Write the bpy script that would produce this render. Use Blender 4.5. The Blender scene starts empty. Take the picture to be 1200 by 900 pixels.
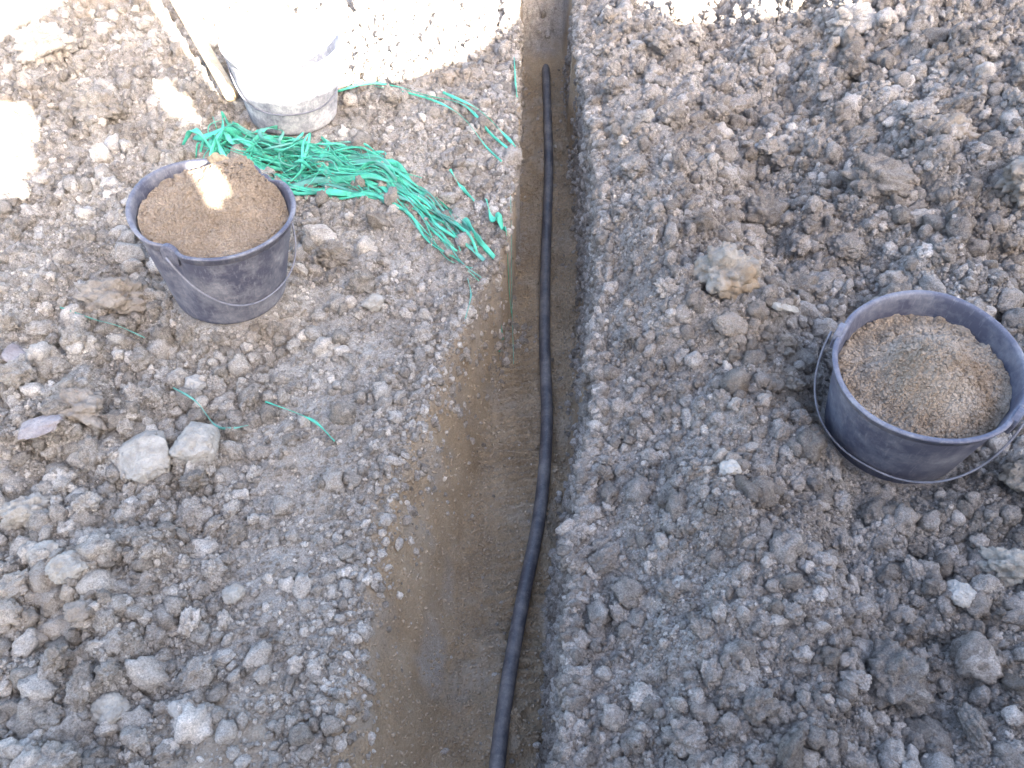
import bpy, bmesh, math, random
import numpy as np
from mathutils import Vector, Matrix, noise as mnoise, Euler

random.seed(7)
rng = np.random.default_rng(11)
R = math.radians
scene = bpy.context.scene
C = scene.collection

# ------------------------------------------------------------------ camera
cam_d = bpy.data.cameras.new('camera')
cam = bpy.data.objects.new('camera', cam_d); C.objects.link(cam)
cam.location = (0, 0, 1.22)
cam.rotation_euler = (R(40), 0, 0)
cam_d.sensor_width = 36
cam_d.lens = 942 / 1200 * 36
cam_d.clip_start = 0.02
cam_d.clip_end = 500
scene.camera = cam

# ------------------------------------------------------------------ sky, sun, exposure
SUN_AZ, SUN_EL = R(30), R(28)          # light travels 30 deg left of +Y, 28 deg down
world = bpy.data.worlds.new('World'); scene.world = world
world.use_nodes = True
wn = world.node_tree
sky = wn.nodes.new('ShaderNodeTexSky')
sky.sky_type = 'NISHITA'; sky.sun_disc = False
sky.sun_elevation = SUN_EL
sky.sun_rotation = R(180) - SUN_AZ
sky.air_density = 1.0; sky.dust_density = 5.0; sky.ozone_density = 1.0
bg = wn.nodes['Background']; bg.inputs['Strength'].default_value = 0.085
wn.links.new(sky.outputs[0], bg.inputs['Color'])
sun_d = bpy.data.lights.new('sun', 'SUN')
sun_d.energy = 5.0; sun_d.angle = R(0.35); sun_d.color = (1.0, 0.93, 0.82)
sun = bpy.data.objects.new('sun', sun_d); C.objects.link(sun)
travel = Vector((-math.sin(SUN_AZ) * math.cos(SUN_EL), math.cos(SUN_AZ) * math.cos(SUN_EL), -math.sin(SUN_EL)))
sun.rotation_euler = travel.to_track_quat('-Z', 'Y').to_euler()
sun.location = (1.5, -4, 4)
vs = scene.view_settings
vs.view_transform = 'Standard'; vs.look = 'None'; vs.gamma = 1.0; vs.exposure = 3.82
try: vs.use_curve_mapping = False
except Exception: pass
scene.render.engine = 'CYCLES'
scene.cycles.use_denoising = True
scene.cycles.max_bounces = 6
scene.cycles.diffuse_bounces = 3

# ------------------------------------------------------------------ helpers
def link(o, parent=None):
    C.objects.link(o)
    if parent is not None: o.parent = parent
    return o

def tag(o, label=None, cat=None, group=None, kind=None):
    if label: o['label'] = label
    if cat: o['category'] = cat
    if group: o['group'] = group
    if kind: o['kind'] = kind
    return o

def empty(name, loc=(0, 0, 0), rot=None):
    o = bpy.data.objects.new(name, None)
    o.empty_display_size = 0.05
    o.location = loc
    if rot is not None: o.rotation_euler = rot
    return link(o)

def mesh_np(name, verts, faces, mat, smooth=True, sides=4):
    me = bpy.data.meshes.new(name)
    verts = np.asarray(verts, np.float32); faces = np.asarray(faces, np.int32)
    k = faces.shape[1]
    me.vertices.add(len(verts)); me.vertices.foreach_set('co', verts.ravel())
    me.loops.add(faces.size); me.loops.foreach_set('vertex_index', faces.ravel())
    me.polygons.add(len(faces))
    me.polygons.foreach_set('loop_start', np.arange(0, faces.size, k, dtype=np.int32))
    me.polygons.foreach_set('loop_total', np.full(len(faces), k, np.int32))
    me.polygons.foreach_set('use_smooth', np.full(len(faces), smooth, bool))
    me.update(calc_edges=True)
    me.validate()
    if mat: me.materials.append(mat)
    return me

def mesh_py(name, verts, faces, mat, smooth=True):
    me = bpy.data.meshes.new(name)
    me.from_pydata([tuple(v) for v in verts], [], faces)
    me.polygons.foreach_set('use_smooth', [smooth] * len(me.polygons))
    me.update()
    if mat: me.materials.append(mat)
    return me

def obj(name, me, parent=None):
    return link(bpy.data.objects.new(name, me), parent)

# ------------------------------------------------------------------ numpy noise
def h2(ix, iy, seed):
    n = (ix.astype(np.int64) * 374761393 + iy.astype(np.int64) * 668265263 + seed * 982451653) & 0xFFFFFFFF
    n = ((n ^ (n >> 13)) * 1274126177) & 0xFFFFFFFF
    n = ((n ^ (n >> 16)) * 2246822519) & 0xFFFFFFFF
    return ((n ^ (n >> 15)) & 0xFFFFFF) / float(0x1000000)

def vn(x, y, seed):
    ix, iy = np.floor(x), np.floor(y)
    fx, fy = x - ix, y - iy
    fx = fx * fx * fx * (fx * (fx * 6 - 15) + 10); fy = fy * fy * fy * (fy * (fy * 6 - 15) + 10)
    a, b = h2(ix, iy, seed), h2(ix + 1, iy, seed)
    c, d = h2(ix, iy + 1, seed), h2(ix + 1, iy + 1, seed)
    return (a + (b - a) * fx) * (1 - fy) + (c + (d - c) * fx) * fy - 0.5

def fbm(x, y, seed, octs=4):
    s, amp = 0, 1.0
    for o in range(octs):
        s = s + amp * vn(x + 17.3 * o, y - 9.1 * o, seed + o)
        x, y, amp = x * 2.03, y * 2.03, amp * 0.5
    return s

def domes(x, y, cell, seed, keep=0.8):
    """height (in units of cell) of a field of half buried round lumps"""
    u, v = x / cell, y / cell
    # warp the plane so that lumps are uneven
    u = u + 0.5 * vn(u * 1.3, v * 1.3, seed + 50) + 0.22 * vn(u * 4, v * 4, seed + 52)
    v = v + 0.5 * vn(u * 1.3 + 7, v * 1.3, seed + 51) + 0.22 * vn(u * 4 + 3, v * 4, seed + 53)
    iu, iv = np.floor(u), np.floor(v)
    out = np.zeros_like(u)
    for dx in (-1, 0, 1):
        for dy in (-1, 0, 1):
            cx, cy = iu + dx, iv + dy
            px = cx + h2(cx, cy, seed); py = cy + h2(cx, cy, seed + 1)
            k = h2(cx, cy, seed + 2)
            r = 0.32 + 0.5 * h2(cx, cy, seed + 3) ** 2
            d2 = ((u - px) ** 2 + (v - py) ** 2) / (r * r)
            hgt = np.sqrt(np.clip(1 - d2, 0, 1)) * r * (0.55 + 0.5 * h2(cx, cy, seed + 4))
            out = np.maximum(out, np.where(k < keep, hgt, 0))
    return out

def sstep(a, b, x):
    t = np.clip((x - a) / (b - a), 0, 1)
    return t * t * (3 - 2 * t)

# ------------------------------------------------------------------ the lie of the land
TY = [-0.7, 0.0, 0.30, 0.50, 0.65, 0.78, 0.92, 1.15, 1.30, 1.45, 1.73, 2.34, 3.2]
TL = [-0.24, -0.255, -0.262, -0.25, -0.235, -0.215, -0.185, -0.125, -0.075, -0.02, 0.014, 0.022, 0.03]   # top of left side
FL = [-0.11, -0.115, -0.113, -0.107, -0.098, -0.088, -0.075, -0.045, -0.022, 0.0, 0.024, 0.034, 0.04]    # floor, left
FR = [0.03, 0.035, 0.044, 0.058, 0.072, 0.086, 0.108, 0.135, 0.150, 0.165, 0.180, 0.172, 0.168]          # floor, right
TR = [0.065, 0.07, 0.078, 0.086, 0.097, 0.118, 0.146, 0.168, 0.180, 0.190, 0.202, 0.205, 0.21]          # top of right side
SL = [-0.28, -0.28, -0.285, -0.27, -0.255, -0.23, -0.20, -0.14, -0.075, -0.015, 0.012, 0.025, 0.034]   # sand begins
DEPTH = 0.275
_k = (1.22 + DEPTH) / 1.42
FL = [float(v) for v in _k * np.interp(np.array(TY) / _k, TY, FL)]
FR = [float(v) for v in _k * np.interp(np.array(TY) / _k, TY, FR)]
PIPE = [(-0.0787, -0.62), (-0.0682, -0.2), (-0.0472, 0.1575), (-0.0252, 0.3874), (-0.0073, 0.526), (0.022, 0.6918), (0.0588, 0.885), (0.0798, 1.1097), (0.0819, 1.3774), (0.0934, 1.6997), (0.1134, 2.0954), (0.1186, 2.4146), (0.1197, 2.6036), (0.1207, 2.7295), (0.1218, 2.8555), (0.1228, 3.0445)]
PAILS = [(0.713, 0.906, 0.014, 0.15), (-0.606, 1.276, 0.025, 0.14), (-0.607, 2.017, -0.008, 0.14)]

def rough(x, y):
    right = sstep(0.1, 0.25, x)
    low_left = sstep(-0.42, -0.62, x) * sstep(1.35, 1.0, y)
    up_left = sstep(1.3, 1.6, y) * (1 - right)
    apron = 0.32
    l = apron + (1.15 - apron) * low_left
    l = l + (0.62 - l) * up_left
    l = l + sstep(-0.5, -0.75, x) * 0.25 * (1 - low_left)
    r = 0.60 + 0.55 * sstep(0.25, 0.8, x) * sstep(0.9, 1.35, y) + 0.25 * sstep(0.55, .8, x)
    return l * (1 - right) + r * right

def sand_mask(x, y):
    e = 0.075 * fbm(x * 9, y * 9, 31) + 0.04 * vn(x * 34, y * 34, 35)
    sl = np.interp(y, TY, SL) + e
    tr = np.interp(y, TY, TR); tr = tr - (0.75 - 0.6 * sstep(0.8, 0.95, y)) * (tr - np.interp(y, TY, FR))
    tr = np.where(y > 2.0, np.interp(y, TY, TR) + 0.01, tr)
    m = sstep(-0.045, 0.065, x - sl) * sstep(0.012, -0.012, x - tr + 0.5 * e)
    m = m * sstep(2.82, 2.74, y + e) * sstep(-1.1, -0.9, y)
    patch = sstep(1.1, 0.5, np.hypot((x + 0.38) / 0.15, (y - 0.30) / 0.15) + 6 * e)
    return np.maximum(m, 0.55 * patch)

def height(x, y, fine=True):
    x = np.asarray(x, float); y = np.asarray(y, float)
    jl = 0.020 * fbm(y * 11 + 3, x * 4, 61, 3) ; jr = 0.034 * fbm(y * 13 + 40, x * 6, 67, 3)
    tl = np.interp(y, TY, TL) + jl; fl = np.interp(y, TY, FL) + 0.4 * jl
    tr = np.interp(y, TY, TR) + jr; fr = np.interp(y, TY, FR)
    fr = np.minimum(fr, tr - 0.004)
    tl = np.minimum(tl, fl - 0.004)
    tright = np.clip((tr - x) / (tr - fr), 0, 1); tright = 1 - (1 - tright) ** 1.7
    cut = np.clip((x - tl) / (fl - tl), 0, 1)
    cut = cut * cut * (3 - 2 * cut)
    cut = np.minimum(cut, tright)
    # far end: heap of back fill closes the trench; near end: ramp behind the camera
    yj = y + 0.03 * fbm(x * 18, y * 18, 71, 3)
    fill = sstep(2.77, 2.93, yj)
    depth = DEPTH * (1 - 0.80 * fill) * sstep(-0.75, -0.35, y)
    depth = depth * (1 - fill * sstep(2.95, 4.0, y))
    z = -depth * cut
    inside = np.minimum(cut * 1.6, 1)
    outside = 1 - inside
    near = np.exp(-(np.hypot(x, y - 1.4) / 4.5) ** 2)
    # low swells of the banks
    z = z + outside * (0.045 * fbm(x * 1.7, y * 1.7, 3, 3) + 0.05 * sstep(0.25, 1.3, x) * near)
    z = z - outside * 0.03 * np.exp(-(((x - 0.50) / 0.16) ** 2 + ((y - 1.02) / 0.10) ** 2))
    z = z + outside * 0.02 * np.exp(-(((x - 0.3) / 0.15) ** 2)) * sstep(1.1, 1.6, y)
    # the spoil heap: a ridge along the right lip, higher ground far right
    z = z + outside * near * (0.085 * sstep(0.14, 0.36, x) * sstep(0.66, 0.44, x) * (0.55 + 0.9 * fbm(x * 3, y * 3.5, 23, 2) + 0.45)
                              + 0.10 * sstep(0.55, 1.2, x) * sstep(1.15, 1.7, y))
    z = z + outside * near * sstep(0.2, 0.4, x) * 0.06 * fbm(x * 5.5, y * 5.5, 27, 3)
    z = z + outside * near * 0.03 * np.exp(-((x + 0.30) / 0.14) ** 2) * sstep(1.2, 1.7, y)
    pipe_x = np.interp(y, [p[1] for p in PIPE], [p[0] for p in PIPE])
    z = z + inside * 0.007 * np.exp(-((x - pipe_x) / 0.032) ** 2) * (1 + 1.0 * vn(x * 3, y * 9, 77)) + inside * 0.06 * sstep(2.62, 2.79, y) * sstep(3.0, 2.85, y)
    sm = sand_mask(x, y)
    if fine:
        rg = rough(x, y) * (1 - 0.97 * sm) * np.where((cut > 0.05) & (x < np.interp(y, TY, FL) + 0.03), 0.3, 1)
        big = 0.16 * 0.42 * domes(x, y, 0.16, 91, 0.35) * np.clip(rg - 0.45, 0, 1) * sstep(0.1, 0.3, np.abs(x))
        big = big + 0.085 * 0.70 * domes(x, y, 0.085, 101, 0.55) * np.clip(rg - 0.25, 0, 1.2)
        big = big + 0.042 * 0.80 * domes(x, y, 0.042, 111, 0.75) * np.minimum(rg, 1)
        big = big + 0.021 * 0.75 * domes(x, y, 0.021, 121, 0.85) * np.minimum(rg * 1.3, 1)
        z = z + big + rg * 0.010 * fbm(x * 45, y * 45, 131, 4) - 0.012 * np.minimum(rg, 1)
        # sand: soft hummocks, scrape ripples across the bed
        rip = np.sin((y + 0.25 * (x - 0.05) ** 2 * 8 + 0.01 * vn(x * 20, y * 20, 7)) * 2 * math.pi / 0.021)
        bed = np.exp(-((x - 0.02) / 0.07) ** 2)
        z = z + sm * (0.022 * fbm(x * 13, y * 11, 141, 3) + 0.010 * fbm(x * 34, y * 34, 145, 2) + 0.007 * fbm(x * 70, y * 70, 151, 3)
                      + 0.0075 * rip * bed * sstep(-0.1, 0.2, vn(x * 5, y * 7, 9)))
        z = z + sm * 0.003 * vn(x * 210, y * 230, 163)
    for bx, by, bz, br in PAILS:
        w = sstep(br + 0.05, br - 0.02, np.hypot(x - bx, y - by))
        z = z * (1 - w) + (bz - 0.004) * w
    return z

# ------------------------------------------------------------------ materials
def new_mat(name):
    m = bpy.data.materials.new(name); m.use_nodes = True
    nt = m.node_tree; b = nt.nodes['Principled BSDF']
    return m, nt, b

def nd(nt, t, **kw):
    n = nt.nodes.new(t)
    for k, v in kw.items():
        if k in n.inputs: n.inputs[k].default_value = v
        else: setattr(n, k, v)
    return n

def noise_node(nt, vec, scale, detail=4.0, rough_=0.6):
    n = nt.nodes.new('ShaderNodeTexNoise')
    n.inputs['Scale'].default_value = scale; n.inputs['Detail'].default_value = detail
    n.inputs['Roughness'].default_value = rough_
    nt.links.new(vec, n.inputs['Vector'])
    return n.outputs['Fac']

def ramp(nt, fac, stops):
    n = nt.nodes.new('ShaderNodeValToRGB'); cr = n.color_ramp
    while len(cr.elements) < len(stops): cr.elements.new(0.5)
    for e, (p, c) in zip(cr.elements, stops):
        e.position = p; e.color = (c[0], c[1], c[2], 1) if not isinstance(c, (int, float)) else (c, c, c, 1)
    nt.links.new(fac, n.inputs['Fac'])
    return n.outputs['Color']

def mix(nt, fac, a, b, mode='MIX'):
    n = nt.nodes.new('ShaderNodeMix'); n.data_type = 'RGBA'; n.blend_type = mode
    for s, v in ((n.inputs[0], fac), (n.inputs[6], a), (n.inputs[7], b)):
        if isinstance(v, bpy.types.NodeSocket): nt.links.new(v, s)
        elif isinstance(v, (int, float)): s.default_value = v if s.type == 'VALUE' else (v, v, v, 1)
        else: s.default_value = (v[0], v[1], v[2], 1)
    return n.outputs[2]

def math_n(nt, op, a, b=None):
    n = nt.nodes.new('ShaderNodeMath'); n.operation = op
    for s, v in zip(n.inputs, (a, b)):
        if v is None: continue
        if isinstance(v, bpy.types.NodeSocket): nt.links.new(v, s)
        else: s.default_value = v
    return n.outputs[0]

def bump(nt, b, hgt, dist, strength=1.0, prev=None):
    n = nt.nodes.new('ShaderNodeBump')
    n.inputs['Strength'].default_value = strength; n.inputs['Distance'].default_value = dist
    nt.links.new(hgt, n.inputs['Height'])
    if prev is not None: nt.links.new(prev, n.inputs['Normal'])
    nt.links.new(n.outputs[0], b.inputs['Normal'])
    return n.outputs[0]

SOIL_D, SOIL_M, SOIL_L = (0.216, 0.187, 0.164), (0.336, 0.302, 0.273), (0.482, 0.452, 0.421)
def soil_color(nt, pos):
    n1 = noise_node(nt, pos, 6.0, 5)
    n2 = noise_node(nt, pos, 60.0, 6, 0.7)
    f = math_n(nt, 'ADD', math_n(nt, 'MULTIPLY', n1, 0.55), math_n(nt, 'MULTIPLY', n2, 0.5))
    col = ramp(nt, f, [(0.36, SOIL_D), (0.52, SOIL_M), (0.70, SOIL_L)])
    n4 = noise_node(nt, pos, 330.0, 3, 0.8)
    col = mix(nt, 1.0, col, ramp(nt, n4, [(0.32, 0.58), (0.5, 1.0), (0.70, 1.38)]), 'MULTIPLY')
    # the trodden left bank is dusted paler than the fresh spoil on the right
    sx = nt.nodes.new('ShaderNodeSeparateXYZ'); nt.links.new(pos, sx.inputs[0])
    lr = math_n(nt, 'ADD', sx.outputs['X'], math_n(nt, 'MULTIPLY', n1, 0.5))
    col = mix(nt, 1.0, col, ramp(nt, math_n(nt, 'ADD', lr, 0.2), [(0.1, (1.17, 1.17, 1.16)), (0.55, (0.90, 0.90, 0.92))]), 'MULTIPLY')
    n3 = noise_node(nt, pos, 3.1, 4)
    ochre = ramp(nt, n3, [(0.56, 0.0), (0.72, 0.55)])
    return mix(nt, ochre, col, (0.31, 0.235, 0.165))

SAND_D, SAND_M, SAND_L = (0.215, 0.158, 0.107), (0.350, 0.270, 0.188), (0.48, 0.395, 0.30)
def sand_color(nt, pos, d=SAND_D, m=SAND_M, l=SAND_L):
    n1 = noise_node(nt, pos, 9.0, 5)
    n2 = noise_node(nt, pos, 240.0, 4, 0.75)
    f = math_n(nt, 'ADD', math_n(nt, 'MULTIPLY', n1, 0.5), math_n(nt, 'MULTIPLY', n2, 0.55))
    return ramp(nt, f, [(0.34, d), (0.53, m), (0.74, l)])

def make_ground():
    m, nt, b = new_mat('earth_and_sand')
    pos = nt.nodes.new('ShaderNodeNewGeometry').outputs['Position']
    at = nt.nodes.new('ShaderNodeAttribute'); at.attribute_name = 'sand'
    sc_ = soil_color(nt, pos); sa = sand_color(nt, pos)
    # dry pale dust lying on the sand in streaks
    dn = noise_node(nt, pos, 7.0, 3)
    dry = ramp(nt, dn, [(0.53, 0.0), (0.66, 0.75)])
    sa = mix(nt, dry, sa, (0.36, 0.32, 0.275))
    col = mix(nt, at.outputs['Fac'], sc_, sa)
    nt.links.new(col, b.inputs['Base Color'])
    b.inputs['Roughness'].default_value = 0.95
    b.inputs['Specular IOR Level'].default_value = 0.11
    f1 = noise_node(nt, pos, 130.0, 6, 0.75)
    bump(nt, b, f1, 0.014, 1.0)
    return m

def make_clod(name, tint_type, attr='tint', mul=(0.78, 1.25)):
    m, nt, b = new_mat(name)
    pos = nt.nodes.new('ShaderNodeNewGeometry').outputs['Position']
    col = soil_color(nt, pos)
    if tint_type == 'INSTANCER':
        at = nt.nodes.new('ShaderNodeAttribute'); at.attribute_type = 'INSTANCER'; at.attribute_name = attr
        r = at.outputs['Fac']
    else:
        r = nt.nodes.new('ShaderNodeObjectInfo').outputs['Random']
    val = ramp(nt, r, [(0.0, (mul[0], mul[0] * 0.98, mul[0] * 0.95)), (0.55, (1, 1, 1)), (0.9, (mul[1],) * 3), (1.0, (mul[1] * 1.25,) * 3)])
    col = mix(nt, 1.0, col, val, 'MULTIPLY')
    nt.links.new(col, b.inputs['Base Color'])
    b.inputs['Roughness'].default_value = 0.95
    b.inputs['Specular IOR Level'].default_value = 0.11
    f1 = noise_node(nt, pos, 170.0, 6, 0.75)
    bump(nt, b, f1, 0.012, 1.0)
    return m

def make_stone(name, base, light, stain=None, sp=0.2):
    m, nt, b = new_mat(name)
    pos = nt.nodes.new('ShaderNodeNewGeometry').outputs['Position']
    n1 = noise_node(nt, pos, 45.0, 6, 0.65)
    col = ramp(nt, n1, [(0.36, base), (0.66, light)])
    if stain:
        n2 = noise_node(nt, pos, 16.0, 4)
        col = mix(nt, ramp(nt, n2, [(0.52, 0.0), (0.64, 0.8)]), col, stain)
    nt.links.new(col, b.inputs['Base Color'])
    b.inputs['Roughness'].default_value = 0.88
    b.inputs['Specular IOR Level'].default_value = sp
    f1 = noise_node(nt, pos, 150.0, 5, 0.7)
    bump(nt, b, f1, 0.010, 1.0)
    return m

def make_sand(name, d, m_, l, dry=None):
    m, nt, b = new_mat(name)
    pos = nt.nodes.new('ShaderNodeNewGeometry').outputs['Position']
    col = sand_color(nt, pos, d, m_, l)
    if dry:
        n2 = noise_node(nt, pos, 10.0, 3)
        col = mix(nt, ramp(nt, n2, [(0.45, 0.0), (0.6, 0.65)]), col, dry)
    nt.links.new(col, b.inputs['Base Color'])
    b.inputs['Roughness'].default_value = 0.95
    b.inputs['Specular IOR Level'].default_value = 0.11
    f1 = noise_node(nt, pos, 260.0, 5, 0.75)
    bump(nt, b, f1, 0.005, 0.9)
    return m

def make_plastic(name, base, dust, amount, rough_=0.5):
    """dark moulded plastic with dried mud and dust smeared over it"""
    m, nt, b = new_mat(name)
    pos = nt.nodes.new('ShaderNodeTexCoord').outputs['Object']
    n1 = noise_node(nt, pos, 13.0, 6, 0.72)
    n2 = noise_node(nt, pos, 90.0, 5, 0.7)
    f = math_n(nt, 'ADD', math_n(nt, 'MULTIPLY', n1, 0.75), math_n(nt, 'MULTIPLY', n2, 0.25))
    sm = ramp(nt, f, [(amount, 0.05), (amount + 0.12, 0.42), (amount + 0.24, 0.95)])
    # fine scuffs that run round and down the wall
    mp = nt.nodes.new('ShaderNodeMapping'); mp.inputs['Scale'].default_value = (60, 60, 7)
    nt.links.new(pos, mp.inputs['Vector'])
    n3 = noise_node(nt, mp.outputs[0], 3.0, 4, 0.7)
    sc_ = ramp(nt, n3, [(0.55, 0.0), (0.72, 0.4)])
    col = mix(nt, sm, base, dust)
    col = mix(nt, sc_, col, dust)
    nt.links.new(col, b.inputs['Base Color'])
    rr = ramp(nt, sm, [(0.0, rough_), (1.0, 0.92)])
    nt.links.new(rr, b.inputs['Roughness'])
    b.inputs['Specular IOR Level'].default_value = 0.45
    bump(nt, b, f, 0.0022, 0.7)
    return m

def make_simple(name, col, rough_, metal=0.0, var=0.25, scale=40.0, spec=0.5):
    m, nt, b = new_mat(name)
    pos = nt.nodes.new('ShaderNodeTexCoord').outputs['Object']
    n1 = noise_node(nt, pos, scale, 5, 0.65)
    lo = tuple(c * (1 - var) for c in col); hi = tuple(min(1, c * (1 + var)) for c in col)
    nt.links.new(ramp(nt, n1, [(0.3, lo), (0.7, hi)]), b.inputs['Base Color'])
    b.inputs['Roughness'].default_value = rough_; b.inputs['Metallic'].default_value = metal
    b.inputs['Specular IOR Level'].default_value = spec
    bump(nt, b, n1, 0.0015, 0.4)
    return m

def make_wood(name, dark, light, axis=2):
    m, nt, b = new_mat(name)
    pos = nt.nodes.new('ShaderNodeTexCoord').outputs['Object']
    mp = nt.nodes.new('ShaderNodeMapping')
    s = [30, 30, 30]; s[axis] = 1.5
    mp.inputs['Scale'].default_value = s
    nt.links.new(pos, mp.inputs['Vector'])
    n1 = noise_node(nt, mp.outputs[0], 2.0, 6, 0.65)
    nt.links.new(ramp(nt, n1, [(0.3, dark), (0.7, light)]), b.inputs['Base Color'])
    b.inputs['Roughness'].default_value = 0.8
    bump(nt, b, n1, 0.002, 0.6)
    return m

def make_green(name, col):
    m, nt, b = new_mat(name)
    pos = nt.nodes.new('ShaderNodeNewGeometry').outputs['Position']
    n1 = noise_node(nt, pos, 30.0, 4)
    c = ramp(nt, n1, [(0.3, tuple(k * 0.7 for k in col)), (0.7, tuple(min(1, k * 1.3) for k in col))])
    n2 = noise_node(nt, pos, 55.0, 5, 0.7)
    c = mix(nt, ramp(nt, n2, [(0.56, 0.0), (0.72, 0.5)]), c, (0.34, 0.38, 0.33))
    nt.links.new(c, b.inputs['Base Color'])
    b.inputs['Roughness'].default_value = 0.42
    tr = nt.nodes.new('ShaderNodeBsdfTranslucent'); nt.links.new(c, tr.inputs['Color'])
    ms = nt.nodes.new('ShaderNodeMixShader'); ms.inputs[0].default_value = 0.35
    out = nt.nodes['Material Output']
    nt.links.new(b.outputs[0], ms.inputs[1]); nt.links.new(tr.outputs[0], ms.inputs[2])
    nt.links.new(ms.outputs[0], out.inputs['Surface'])
    return m

M_ground = make_ground()
M_clod = make_clod('clod_earth', 'OBJECT')
M_crumb = make_clod('crumb_earth', 'INSTANCER', mul=(0.68, 1.36))
M_sand_crumb = make_sand('sand_crumb', (0.185, 0.145, 0.105), (0.30, 0.24, 0.18), (0.43, 0.37, 0.30))
M_pale = make_stone('pale_stone', (0.33, 0.30, 0.265), (0.50, 0.465, 0.42))
M_white = make_stone('white_stone', (0.40, 0.375, 0.345), (0.56, 0.53, 0.50))
M_slab = make_stone('slab_stone', (0.29, 0.25, 0.25), (0.42, 0.38, 0.38))
M_brown = make_stone('brown_clod', (0.255, 0.215, 0.18), (0.37, 0.33, 0.29))
M_rust = make_stone('rusty_stone', (0.27, 0.24, 0.21), (0.39, 0.36, 0.325), (0.31, 0.23, 0.155))
M_clay = make_stone('tan_clod', (0.38, 0.28, 0.18), (0.52, 0.41, 0.28))
M_sand_a = make_sand('sand_damp', (0.165, 0.125, 0.095), (0.28, 0.222, 0.172), (0.42, 0.35, 0.285))
M_sand_b = make_sand('sand_mixed', (0.16, 0.118, 0.085), (0.285, 0.222, 0.168), (0.42, 0.35, 0.28), (0.41, 0.36, 0.31))
M_pail = make_plastic('grey_blue_plastic', (0.048, 0.050, 0.080), (0.28, 0.275, 0.29), 0.44)
M_pail_b = make_plastic('scuffed_grey_plastic', (0.062, 0.066, 0.102), (0.26, 0.26, 0.285), 0.45)
M_pail_c = make_plastic('cement_smeared_plastic', (0.10, 0.105, 0.135), (0.58, 0.57, 0.57), 0.40, 0.7)
M_wire = make_simple('bail_wire', (0.17, 0.17, 0.20), 0.6, 0.3, 0.35)
M_pipe = make_plastic('black_polyethylene', (0.030, 0.030, 0.040), (0.19, 0.175, 0.17), 0.43, 0.45)
M_green = make_green('green_plastic', (0.11, 0.56, 0.40))
M_green2 = make_green('faded_green_plastic', (0.15, 0.40, 0.33))
M_stake = make_wood('stake_wood', (0.42, 0.29, 0.17), (0.60, 0.47, 0.32))
M_plank = make_wood('shade_screen_planks', (0.22, 0.19, 0.16), (0.42, 0.38, 0.33))  # wood of the added shade screen

# ------------------------------------------------------------------ ground and trench sheets
def spaced(lo, hi, step, far, grow):
    a = list(np.arange(lo, hi + 1e-6, step))
    s, v = step, hi
    while v < far:
        s *= grow; v += s; a.append(v)
    s, v, pre = step, lo, []
    while v > -far:
        s *= grow; v -= s; pre.append(v)
    return np.array(pre[::-1] + a)

gx = spaced(-1.75, 1.75, 0.0042, 70, 1.12)
# finer columns where the trench sides fall away
fine = np.arange(-0.26, 0.26, 0.0022)
gx = np.concatenate([gx[gx < -0.262], fine, gx[gx > 0.262]])
gy = spaced(0.12, 3.0, 0.0042, 70, 1.10)
X, Y = np.meshgrid(gx, gy)
Z = height(X, Y)
SM = sand_mask(X, Y)
for ex, ey, erx, ery, k in ((-0.145, 0.56, 0.022, 0.085, 0.75), (-0.125, 0.72, 0.016, 0.05, 0.6), (-0.10, 0.50, 0.03, 0.03, 0.4), (-0.16, 0.90, 0.03, 0.05, 0.5)):
    ew = 0.6 * fbm(X * 30, Y * 30, 401, 3)           # pale silt dried on the sand
    SM = SM * (1 - k * sstep(1.15, 0.35, np.hypot((X - ex) / erx, (Y - ey) / ery) + ew))
ny, nx = X.shape
# crumbly overhang: push the lip vertices sideways a little
V = np.stack([X, Y, Z], -1).reshape(-1, 3)
idx = np.arange(ny * nx).reshape(ny, nx)
F = np.stack([idx[:-1, :-1], idx[:-1, 1:], idx[1:, 1:], idx[1:, :-1]], -1).reshape(-1, 4)
ysel = np.interp(Y, TY, TL)
tr_ = np.interp(Y, TY, TR); tl_ = np.interp(Y, TY, TL)
cutmask = ((Z < -0.035) & (X > tl_ - 0.03) & (X < tr_ + 0.04) & (Y > -0.75) & (Y < 3.0)).reshape(-1)
fin = cutmask[F].sum(1) >= 3
def sub_mesh(name, sel):
    f = F[sel]
    used = np.unique(f)
    remap = np.zeros(len(V), np.int32); remap[used] = np.arange(len(used))
    me = mesh_np(name, V[used], remap[f], M_ground)
    a = me.attributes.new('sand', 'FLOAT', 'POINT')
    a.data.foreach_set('value', SM.reshape(-1)[used].astype(np.float32))
    return me
ground = obj('ground', sub_mesh('ground', ~fin))
tag(ground, 'grey crumbly earth banks on both sides of the trench', 'ground', kind='structure')
trench = obj('trench', sub_mesh('trench', fin))
tag(trench, 'narrow trench bedded with brown sand between the grey banks', 'trench', kind='structure')

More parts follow.
